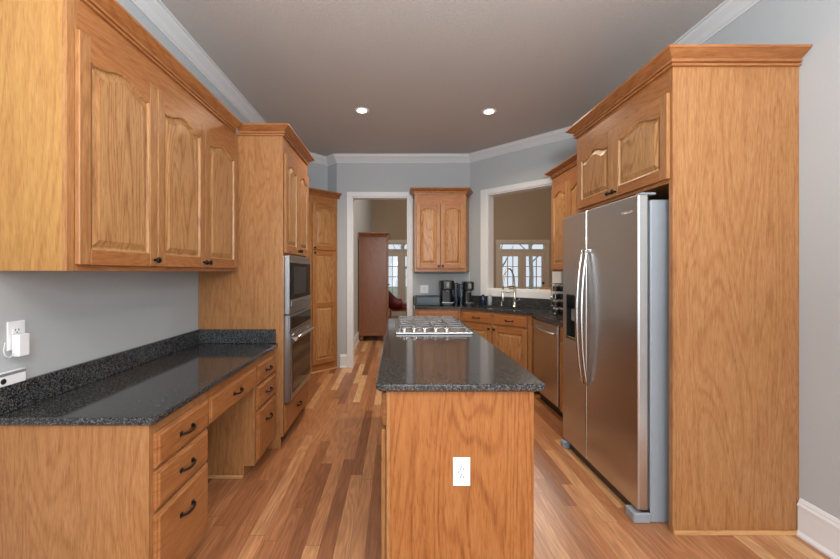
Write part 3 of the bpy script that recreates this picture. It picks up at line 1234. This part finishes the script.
# filler strip closing the angle to the dishwasher
mb = MB()
mb.prism([(SW + 0.001, 0.0), (SW + 0.085, 0.084), (SW + 0.085, 0.115), (SW + 0.001, 0.03)], 0.09, 0.888, WV)
mb.build('filler_strip', t)

# base cabinet on the back wall under the coffee makers
BX0, BX1, BY = 0.252, 0.838, 4.770
t = thing('base_cabinet', 'oak base cabinet under the coffee makers beside the doorway', 'cabinet', (BX0, BY, 0), 0)
w = BX1 - BX0
mb = MB()
toe_base(mb, 0, w, YB - BY - 0.003, 0.888)
mb.build('body', t)
drawer(t, 0.025, w - 0.025, 0.738, 0.868)
door(t, 0.025, w / 2 - 0.002, 0.105, 0.715, False, (w / 2 - 0.03, 0.683))
door(t, w / 2 + 0.002, w - 0.025, 0.105, 0.715, False, (w / 2 + 0.03, 0.683))

# kitchen countertop with the sink cut-out
t = thing('kitchen_countertop', 'dark granite countertop wrapping the back corner around the sink', 'countertop')
e = 0.003
outer = [(0.245, 5.277), (0.245, 4.742), (0.832, 4.742), (1.484, 4.090), (1.484, 2.952), (XR - e, 2.952), (XR - e, 4.227), (1.057, 5.277)]


def S(u, v):
    """point in the plan frame of the sink cabinet"""
    return (SX + (u + v) / SQ2, SY + (-u + v) / SQ2)


hole = [S(*p) for p in rrect(0.14, 0.80, 0.08, 0.385, 0.05, 4)]
mb = MB()
bmh = bmesh.new()
edges = []
for lp in (outer, hole):
    vs = [bmh.verts.new((x, y, 0.920)) for x, y in lp]
    edges += [bmh.edges.new((vs[i], vs[(i + 1) % len(vs)])) for i in range(len(vs))]
bmesh.ops.triangle_fill(bmh, use_beauty=True, use_dissolve=False, edges=edges)
r = bmesh.ops.extrude_face_region(bmh, geom=bmh.faces[:])
for v in r['geom']:
    if isinstance(v, bmesh.types.BMVert):
        v.co.z = 0.889
mb.merge(bmh, GRAN)
mb.build('slab', t)
mb = MB()
mb.box(0.245, 1.040, YB - 0.022, YB - 0.002, 0.9205, 1.020, GRAN, 0.002)
mb.build('backsplash', t)
mb = MB()
mb.box(0.022, 1.44, -0.022, -0.002, 0.9205, 1.038, GRAN, 0.002)
mb.build('backsplash', t, (1.06, YB, 0), -PI / 4)
mb = MB()
mb.box(XR - 0.023, XR - 0.003, 2.952, 4.20, 0.9205, 1.020, GRAN, 0.002)
mb.build('backsplash', t)

# sink bowl
t = thing('kitchen_sink', 'stainless undermount sink bowl set in the corner granite counter', 'sink', (SX, SY, 0), -PI / 4)
mb = MB()
R = [rrect(0.14 + d, 0.80 - d, 0.08 + d, 0.385 - d, 0.05, 4) for d in (-0.012, 0.003, 0.003, 0.012, 0.05)]
mb.loops([[(x, y, z) for x, y in lp] for lp, z in zip(R, (0.888, 0.888, 0.884, 0.72, 0.705))], STEEL, False, True)
mb.build('bowl', t)
mb = MB()
mb.lathe([(0.045, 0), (0.045, 0.004), (0.03, 0.005)], (0.47, 0.235, 0.7055), CHROME)
mb.build('drain', t)

# faucet
fx, fy = S(0.515, 0.445)
t = thing('kitchen_faucet', 'tall steel pull down faucet with spring arch behind the sink', 'faucet', (fx, fy, 0.9205), -PI / 4)
mb = MB()
mb.lathe([(0.030, 0), (0.030, 0.006), (0.022, 0.012), (0.020, 0.11), (0.022, 0.112), (0.022, 0.125), (0.013, 0.132), (0.011, 0.23)], (0, 0, 0), STEEL_L)
mb.build('base', t)
mb = MB()
pts = []
for k in range(25):
    a = PI * k / 24
    pts.append((-0.035 * (1 - math.cos(a)) , -0.085 * (1 - math.cos(a)), 0.23 + 0.262 * math.sin(a) ** 0.85))
mb.tube(pts, [0.0095 + 0.0022 * (k % 2) for k in range(25)], STEEL, 10)
mb.build('spring_arch', t)
mb = MB()
ex, ey = pts[-1][0], pts[-1][1]
mb.lathe([(0.017, 0.0), (0.021, 0.01), (0.018, 0.07), (0.013, 0.10), (0.011, 0.145)], (ex, ey, 0.085), STEEL_L)
mb.build('spray_head', t)
mb = MB()
mb.tube([(0.018, 0, 0.07), (0.045, -0.005, 0.075), (0.085, -0.03, 0.115)], 0.008, STEEL_L)
mb.build('lever', t)
mb = MB()
mb.tube([(0, 0, 0.19), (-0.035, -0.085, 0.19), (ex, ey, 0.19)], 0.006, STEEL_L)
mb.build('support_arm', t)


def soap_bottle(u, v, hgt, r, m, label):
    x, y = S(u, v)
    t = thing('soap_bottle', label, 'bottle', (x, y, 0.9205))
    mb = MB()
    mb.lathe([(r * 0.9, 0), (r, 0.006), (r, hgt * 0.6), (r * 0.8, hgt * 0.68), (r * 0.35, hgt * 0.74), (r * 0.35, hgt * 0.78)], (0, 0, 0), m, seg=16)
    mb.build('bottle', t)
    mb = MB()
    mb.lathe([(r * 0.42, hgt * 0.781), (r * 0.42, hgt * 0.85), (0.004, hgt * 0.86), (0.004, hgt * 0.95)], (0, 0, 0), WHITE, seg=12)
    mb.tube([(0, 0, hgt * 0.955), (0.0, -0.028, hgt * 0.97), (0.0, -0.040, hgt * 0.94)], 0.005, WHITE, 6)
    mb.build('pump', t)


soap_bottle(0.055, 0.44, 0.185, 0.033, NAVY, 'dark blue pump soap bottle on the counter left of the sink')
soap_bottle(0.16, 0.44, 0.180, 0.032, CLEARSOAP, 'clear pump soap bottle on the counter nearer the faucet')
x, y = S(0.335, 0.44)
t = thing('soap_dispenser', 'short metal soap dispenser in the granite left of the faucet', 'dispenser', (x, y, 0.9205))
mb = MB()
mb.lathe([(0.022, 0), (0.022, 0.006), (0.012, 0.012), (0.011, 0.045), (0.014, 0.05), (0.012, 0.06)], (0, 0, 0), STEEL_L)
mb.build('base', t)
mb = MB()
mb.tube([(0, 0, 0.055), (-0.01, -0.035, 0.062), (-0.016, -0.055, 0.052)], 0.0055, STEEL_L, 8)
mb.build('spout', t)

# small plant on the pass-through sill
px, py = 1.06 + (0.62 + 0.07) / SQ2, YB + (-0.62 + 0.07) / SQ2
t = thing('potted_plant', 'tiny green plant in a low bowl on the white pass through sill', 'plant', (px, py, 1.1455))
mb = MB()
mb.lathe([(0.035, 0), (0.05, 0.012), (0.055, 0.022), (0.048, 0.022), (0.04, 0.018)], (0, 0, 0), SHOE)
mb.build('bowl', t)
mb = MB()
for k in range(46):
    a, rr = random.uniform(0, 2 * PI), random.uniform(0, 0.05)
    x, y = rr * math.cos(a), rr * math.sin(a)
    l = random.uniform(0.015, 0.03)
    dx, dy = math.cos(a) * 0.012, math.sin(a) * 0.012
    mb.loops([[(x - 0.004, y, 0.016), (x + 0.004, y, 0.016), (x, y + 0.004, 0.016)],
              [(x + dx * 0.6 - 0.006, y + dy * 0.6, 0.016 + l * 0.6), (x + dx * 0.6 + 0.006, y + dy * 0.6, 0.016 + l * 0.6), (x + dx * 0.6, y + dy * 0.6 + 0.006, 0.016 + l * 0.6)],
              [(x + dx, y + dy, 0.016 + l), (x + dx + 0.001, y + dy, 0.016 + l), (x + dx, y + dy + 0.001, 0.016 + l)]], GREEN)
mb.build('foliage', t)

# back wall cabinet
t = thing('wall_cabinet', 'small two door oak wall cabinet on the back wall above the coffee makers', 'cabinet', (0.252, 4.95, 0), 0)
w1, w2, D = 0.690, 0.800, 0.327
mb = MB()
mb.prism([(0, 0.019), (w1, 0.019), (w2, D), (0, D)], 1.375, 2.43, WV)
mb.build('body', t)
mb = MB()
mb.box(0, 0.035, 0, 0.019, 1.375, 2.43, WV)
mb.box(w1 - 0.035, w1, 0, 0.019, 1.375, 2.43, WV)
mb.box(0.035, w1 - 0.035, 0, 0.019, 1.375, 1.44, WH)
mb.box(0.035, w1 - 0.035, 0, 0.019, 2.25, 2.43, WH)
mb.build('face_frame', t)
xm = w1 / 2
door(t, 0.020, xm - 0.002, 1.42, 2.285, True, (xm - 0.028, 1.452))
door(t, xm + 0.002, w1 - 0.020, 1.42, 2.285, True, (xm + 0.028, 1.452))
crown(t, [(0, D - 0.02), (0, 0), (w1, 0), (w2 - 0.02, D - 0.06)], 2.42)

# things on the back counter
outlet('wall_outlet', 'white double switch and outlet plate on the back wall under the cabinet', (0.406, YB - 0.0005, 1.125), 0, True, 0.115, 0.115)
t = thing('coffee_pod_drawer', 'low dark blue grey coffee pod drawer at the left end of the counter', 'box', (0.257, 4.90, 0.9205))
mb = MB()
mb.box(0, 0.335, 0, 0.30, 0, 0.125, BLK, 0.006)
mb.build('frame', t)
mb = MB()
mb.box(0.018, 0.317, -0.012, -0.0005, 0.025, 0.112, BLUEGREY, 0.004)
mb.build('drawer_front', t)


def coffee_maker(loc, label, w, h, res_side):
    t = thing('coffee_maker', label, 'coffee maker', loc, 0, 'coffee makers on the back counter')
    mb = MB()
    mb.prism(rrect(-w / 2, w / 2, 0, 0.27, 0.05), 0, 0.035, BLK, 0.004)
    mb.prism(rrect(-w / 2 + 0.012, w / 2 - 0.012, 0.12, 0.26, 0.04), 0.036, h * 0.62, BLK, 0.004)
    mb.build('body', t)
    mb = MB()
    mb.prism(rrect(-w / 2, w / 2, 0.0, 0.26, 0.06), h * 0.63, h, BLK, 0.012)
    hd = mb.build('head', t)
    mb = MB()
    mb.box(-0.020, 0.020, -0.010, -0.0005, h * 0.72, h * 0.93, GREYDEV, 0.006, 2)
    mb.build('handle', hd)
    mb = MB()
    mb.box(-0.022, 0.022, 0.045, 0.085, h * 0.55, h * 0.629, GREYDEV, 0.004)
    mb.build('spout', t)
    mb = MB()
    mb.box(-w / 2 + 0.015, w / 2 - 0.015, 0.012, 0.11, 0.036, 0.044, STEEL_L, 0.002)
    mb.build('drip_tray', t)
    s = res_side
    mb = MB()
    a = s * (w / 2 + 0.002)
    b = s * (w / 2 + 0.062)
    mb.prism(rrect(min(a, b), max(a, b), 0.08, 0.25, 0.02), 0.0, h * 0.86, WATERG, 0.004)
    rs = mb.build('water_reservoir', t)
    mb = MB()
    mb.prism(rrect(min(a, b) - 0.001, max(a, b) + 0.001, 0.079, 0.251, 0.02), h * 0.862, h * 0.90, BLK, 0.003)
    mb.build('lid', rs)
    return t


coffee_maker((0.690, 4.90, 0.9205), 'wide black single serve coffee maker next to the dark pod drawer', 0.185, 0.335, 1)
coffee_maker((0.975, 4.86, 0.9205), 'slim black single serve coffee maker next to the soap bottles', 0.135, 0.320, -1)

# tiered chrome rack between pass-through and refrigerator
t = thing('tiered_rack', 'chrome tiered rack of dark jars on the counter next to the refrigerator', 'rack', (1.70, 3.86, 0.9205))
mb = MB()
for a, b in ((-0.05, -0.05), (0.05, -0.05), (-0.05, 0.05), (0.05, 0.05)):
    mb.tube([(a, b, 0), (a, b, 0.33)], 0.004, CHROME, 6)
for z in (0.012, 0.092, 0.172, 0.252, 0.328):
    mb.prism(rrect(-0.062, 0.062, -0.062, 0.062, 0.012, 3), z - 0.005, z + 0.005, CHROME)
mb.build('frame', t)
rack = t
j0 = None
for k, z in enumerate((0.0175, 0.0975, 0.1775, 0.2575)):
    for i, (a, b) in enumerate(((-0.024, -0.024), (0.024, -0.024), (-0.024, 0.024), (0.024, 0.024))):
        if j0 is None:
            j0 = thing('spice_jar', 'small dark spice jar in the chrome tiered rack', 'jar', (0, 0, 0), 0, 'spice jars in the tiered rack')
            mb = MB()
            mb.lathe([(0.019, 0), (0.021, 0.004), (0.021, 0.036), (0.016, 0.042)], (0, 0, 0), BLK, seg=12)
            mb.build('jar', j0)
            mb = MB()
            mb.lathe([(0.018, 0.0425), (0.018, 0.056), (0.015, 0.058)], (0, 0, 0), WHITE, seg=12)
            mb.build('lid', j0)
            j = j0
        else:
            j = copy_tree(j0)
        j.location = (1.70 + a, 3.86 + b, 0.9205 + z)

# ================================================================== ISLAND
IX0, IX1, IY0, IY1 = -0.040, 0.560, 1.497, 3.525
t = thing('island_cabinet', 'oak island base standing in the middle of the kitchen floor', 'island')
mb = MB()
mb.box(IX0 + 0.001, IX1, IY0 + 0.021, IY1, 0.09, 0.888, WV)
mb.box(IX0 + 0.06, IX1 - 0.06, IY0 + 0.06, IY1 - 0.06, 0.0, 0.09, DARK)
mb.build('body', t)
mb = MB()
mb.box(IX0, IX1 + 0.001, IY0, IY0 + 0.020, 0.0, 0.888, WV_RED, 0.001)
mb.build('end_panel', t)
mb = MB()
mb.box(IX0 + 0.001, IX0 + 0.016, IY0 - 0.006, IY0 - 0.0005, 0.0, 0.888, WV, 0.002)
mb.build('corner_trim', t)
for k in range(4):
    L = IY1 - IY0 - 0.021
    a, b = k * L / 4 + 0.012, (k + 1) * L / 4 - 0.012
    for o in (drawer(t, a, b, 0.735, 0.868, pulls=[]), door(t, a, b, 0.105, 0.715, False, None)):
        o.location = (IX0, IY1, 0)
        o.rotation_euler.z = -R90
mb = MB()
mb.prism(rrect(-0.083, 0.606, 1.472, 3.565, 0.035, 6), 0.889, 0.920, GRAN, 0.007)
tag(mb.build('island_countertop'), 'polished dark granite slab with rounded corners on the island', 'countertop')
outlet('island_outlet', 'white outlet plate on the near oak end panel of the island', (0.266, IY0 - 0.0005, 0.560), 0, True)

# gas cooktop
KX0, KX1, KY0, KY1 = -0.006, 0.556, 2.640, 3.440
t = thing('gas_cooktop', 'stainless gas cooktop with iron grates set in the island counter', 'cooktop', (KX0, KY0, 0.9205))
kw, kd = KX1 - KX0, KY1 - KY0
mb = MB()
mb.prism(rrect(0, kw, 0, kd, 0.012, 4), 0, 0.014, STEEL_D, 0.004)
mb.build('plate', t)
for px, py, r in ((0.15, 0.22, 0.05), (0.41, 0.22, 0.04), (0.28, 0.42, 0.062), (0.15, 0.63, 0.04), (0.41, 0.63, 0.05)):
    mb = MB()
    mb.lathe([(r * 1.1, 0), (r * 1.05, 0.008), (r * 0.8, 0.010), (r * 0.8, 0.018), (r * 0.7, 0.021)], (px, py, 0.0145), IRON)
    mb.build('burner', t)
for k in range(3):
    y0 = 0.085 + k * 0.232
    y1 = y0 + 0.226
    mb = MB()
    zt, b = 0.042, 0.0045
    x0, x1 = 0.03, kw - 0.03
    for yy in (y0 + b, (y0 + y1) / 2, y1 - b):
        mb.box(x0, x1, yy - b, yy + b, zt - 0.010, zt, IRON, 0.002)
    for i in range(5):
        xx = x0 + b + (x1 - x0 - 2 * b) * i / 4
        mb.box(xx - b, xx + b, y0, y1, zt - 0.012, zt + 0.002, IRON, 0.002)
    for xx in (x0 + b, x1 - b, (x0 + x1) / 2):
        for yy in (y0 + b, y1 - b):
            mb.box(xx - b, xx + b, yy - b, yy + b, 0.0145, zt - 0.008, IRON)
    mb.build('grate', t)
for px in (0.066, 0.137, 0.215, 0.294, 0.376):
    mb = MB()
    mb.lathe([(0.025, 0), (0.025, 0.005), (0.021, 0.008), (0.020, 0.022), (0.016, 0.026)], (px, 0.045, 0.0145), STEEL)
    mb.box(px - 0.003, px + 0.003, 0.030, 0.060, 0.0406, 0.045, STEEL, 0.001)
    mb.build('knob', t)

# ================================================================== CEILING LIGHTS
for i, (x, y, lab) in enumerate(((-0.352, 3.805, 'lit recessed ceiling downlight nearer the oven column'), (0.968, 3.83, 'lit recessed ceiling downlight nearer the refrigerator'))):
    t = thing('ceiling_light', lab, 'light', (x, y, CH), 0, 'recessed ceiling downlights')
    mb = MB()
    mb.lathe([(0.076, 0.0), (0.076, -0.006), (0.058, -0.007), (0.054, -0.002)], (0, 0, 0), TRIM, seg=28)
    mb.build('trim_ring', t)
    mb = MB()
    mb.lathe([(0.050, -0.0022), (0.050, -0.004), (0.04, -0.0045)], (0, 0, 0), BULB, seg=24)
    mb.build('bulb', t)
    d = bpy.data.lights.new('downlight', 'SPOT')
    d.energy, d.color, d.spot_size, d.spot_blend, d.shadow_soft_size = 60, (1.0, 0.83, 0.62), 2.7, 1.0, 0.05
    o = bpy.data.objects.new('downlight', d)
    C.objects.link(o)
    o.parent = t
    o.location = (0, 0, -0.02)

# ================================================================== GREAT ROOM
AX0, AX1, AY0, AY1 = -0.753, -0.180, 7.30, 8.45
t = thing('armoire', 'tall dark cherry wood armoire standing beyond the doorway', 'armoire')
mb = MB()
mb.box(AX0 + 0.01, AX1 - 0.01, AY0 + 0.01, AY1 - 0.01, 0.17, 2.06, WALNUT)
mb.build('body', t)
mb = MB()
mb.box(AX0, AX1, AY0, AY1, 0.10, 0.169, WALNUT_H, 0.006)
mb.build('plinth', t)
mb = MB()
mb.sweep([(AX0 + 0.01, AY1 - 0.01), (AX0 + 0.01, AY0 + 0.01), (AX1 - 0.01, AY0 + 0.01), (AX1 - 0.01, AY1 - 0.01)][::-1] if False else
         [(AX0 + 0.012, AY0 + 0.01), (AX1 - 0.01, AY0 + 0.01), (AX1 - 0.01, AY1 - 0.01)], [(-0.05, 2.061), (0.0, 2.061), (0.012, 2.075), (0.016, 2.09), (0.055, 2.12), (0.075, 2.13), (0.075, 2.155), (-0.05, 2.155)], WALNUT_H)
mb.build('crown', t)
for x in (AX0 + 0.06, AX1 - 0.06):
    for y in (AY0 + 0.06, AY1 - 0.06):
        mb = MB()
        mb.lathe([(0.03, 0), (0.045, 0.02), (0.05, 0.05), (0.035, 0.08), (0.04, 0.099)], (x, y, 0), WALNUT)
        mb.build('foot', t)
for k in range(2):
    a = AY0 + 0.05 + k * 0.53
    mb = MB()
    mb.box(AX1 - 0.0095, AX1 + 0.012, a, a + 0.51, 0.22, 2.02, WALNUT, 0.004)
    dd = mb.build('door', t)
    mb = MB()
    kx = a + (0.47 if k == 0 else 0.04)
    mb.lathe([(0.008, 0), (0.008, 0.012), (0.016, 0.018), (0.016, 0.026), (0.01, 0.03)], (AX1 + 0.0125, kx, 1.1), BRONZE, 'x', 12)
    mb.build('knob', dd)

# red armchair, facing right
t = thing('armchair', 'red leather tub armchair with dark wood legs next to the french doors', 'chair', (0.06, 10.3, 0), 0)
mb = MB()
mb.box(-0.22, 0.27, -0.24, 0.24, 0.34, 0.50, RED, 0.04, 3)
mb.build('seat', t)
mb = MB()
L = []
for k in range(21):
    a = -PI * 0.62 + 2 * PI * 0.62 * k / 20
    cxx, cyy = -math.cos(a), math.sin(a)
    top = 0.60 + 0.28 * max(0.0, math.cos(a)) ** 1.3
    r0, r1 = 0.245, 0.31
    L.append([(cxx * r0, cyy * r0, 0.40), (cxx * r0 * 1.02, cyy * r0 * 1.02, top - 0.02), (cxx * (r0 + r1) / 2, cyy * (r0 + r1) / 2, top), (cxx * r1, cyy * r1, top - 0.02), (cxx * r1, cyy * r1, 0.36)])
mb.loops(L, RED, smooth=True)
mb.build('backrest', t)
mb = MB()
mb.box(-0.24, 0.28, -0.245, 0.245, 0.295, 0.339, WALNUT, 0.01)
mb.build('rail', t)
for x, y in ((-0.21, -0.21), (-0.21, 0.21), (0.25, -0.21), (0.25, 0.21)):
    mb = MB()
    mb.lathe([(0.016, 0), (0.022, 0.02), (0.018, 0.06), (0.026, 0.18), (0.022, 0.24), (0.028, 0.294)], (x, y, 0), WALNUT, seg=12)
    mb.build('leg', t)

# wooden dining chair seen over the sill
t = thing('dining_chair', 'wooden dining chair whose curved top rail shows above the sill', 'chair', (3.17, 8.0, 0), 0.05)
mb = MB()
mb.prism(rrect(-0.23, 0.23, -0.22, 0.22, 0.04), 0.44, 0.475, WALNUT, 0.006)
mb.build('seat', t)
for x in (-0.20, 0.20):
    mb = MB()
    mb.tube([(x, 0.19, 0), (x, 0.19, 0.439)], [0.016, 0.022], WALNUT)
    mb.build('leg', t)
    mb = MB()
    mb.tube([(x, -0.22, 0), (x, -0.235, 0.45), (x * 1.05, -0.28, 0.97)], [0.016, 0.022, 0.016], WALNUT)
    mb.build('leg', t)
mb = MB()
L = []
for k in range(17):
    u = -1 + 2 * k / 16
    z1 = 0.995 + 0.055 * math.cos(u * PI / 2) + 0.012 * math.cos(u * 3 * PI)
    y = -0.285 - 0.02 * math.cos(u * PI / 2)
    L.append([(u * 0.25, y - 0.012, z1 - 0.085), (u * 0.25, y - 0.012, z1), (u * 0.25, y + 0.012, z1), (u * 0.25, y + 0.012, z1 - 0.085)])
mb.loops(L, SHOE, smooth=False)
mb.build('top_rail', t)
for k in range(5):
    x = -0.12 + 0.06 * k
    mb = MB()
    mb.tube([(x, -0.225, 0.476), (x, -0.285, 0.95)], 0.009, WALNUT)
    mb.build('spindle', t)

# bare trees outside the french doors
tp = [(-0.7, 16.0, 0.16), (0.35, 18.5, 0.14), (1.1, 16.6, 0.10), (4.2, 16.5, 0.15), (5.3, 19.0, 0.17), (6.3, 17.2, 0.12)]
labs = ['bare tree outside the left french doors, nearest the armoire', 'bare tree outside the left french doors, in the middle', 'slim bare tree outside the left french doors, farthest right',
        'bare tree outside behind the left pane of the pass through doors', 'thick bare tree outside between the two leaves of the pass through doors', 'bare tree outside behind the right pane of the pass through doors']
for (x, y, r), lab in zip(tp, labs):
    t = thing('bare_tree', lab, 'tree', (x, y, -0.22), 0, 'bare trees outside the french doors')
    mb = MB()
    mb.tube([(0, 0, 0), (0.03, 0, 1.5), (-0.03, 0.05, 3.2), (0.05, 0, 5.5)], [r, r * 0.8, r * 0.65, r * 0.3], BARK, 10)
    mb.build('trunk', t)
    mb = MB()
    for k in range(9):
        z = 1.6 + k * 0.4
        a = random.uniform(0, 2 * PI)
        mb.tube([(0, 0, z), (0.5 * math.cos(a), 0.5 * math.sin(a), z + 0.5), (1.1 * math.cos(a), 1.1 * math.sin(a), z + 1.3)], [r * 0.3, r * 0.2, r * 0.06], BARK, 6)
    mb.build('branches', t)
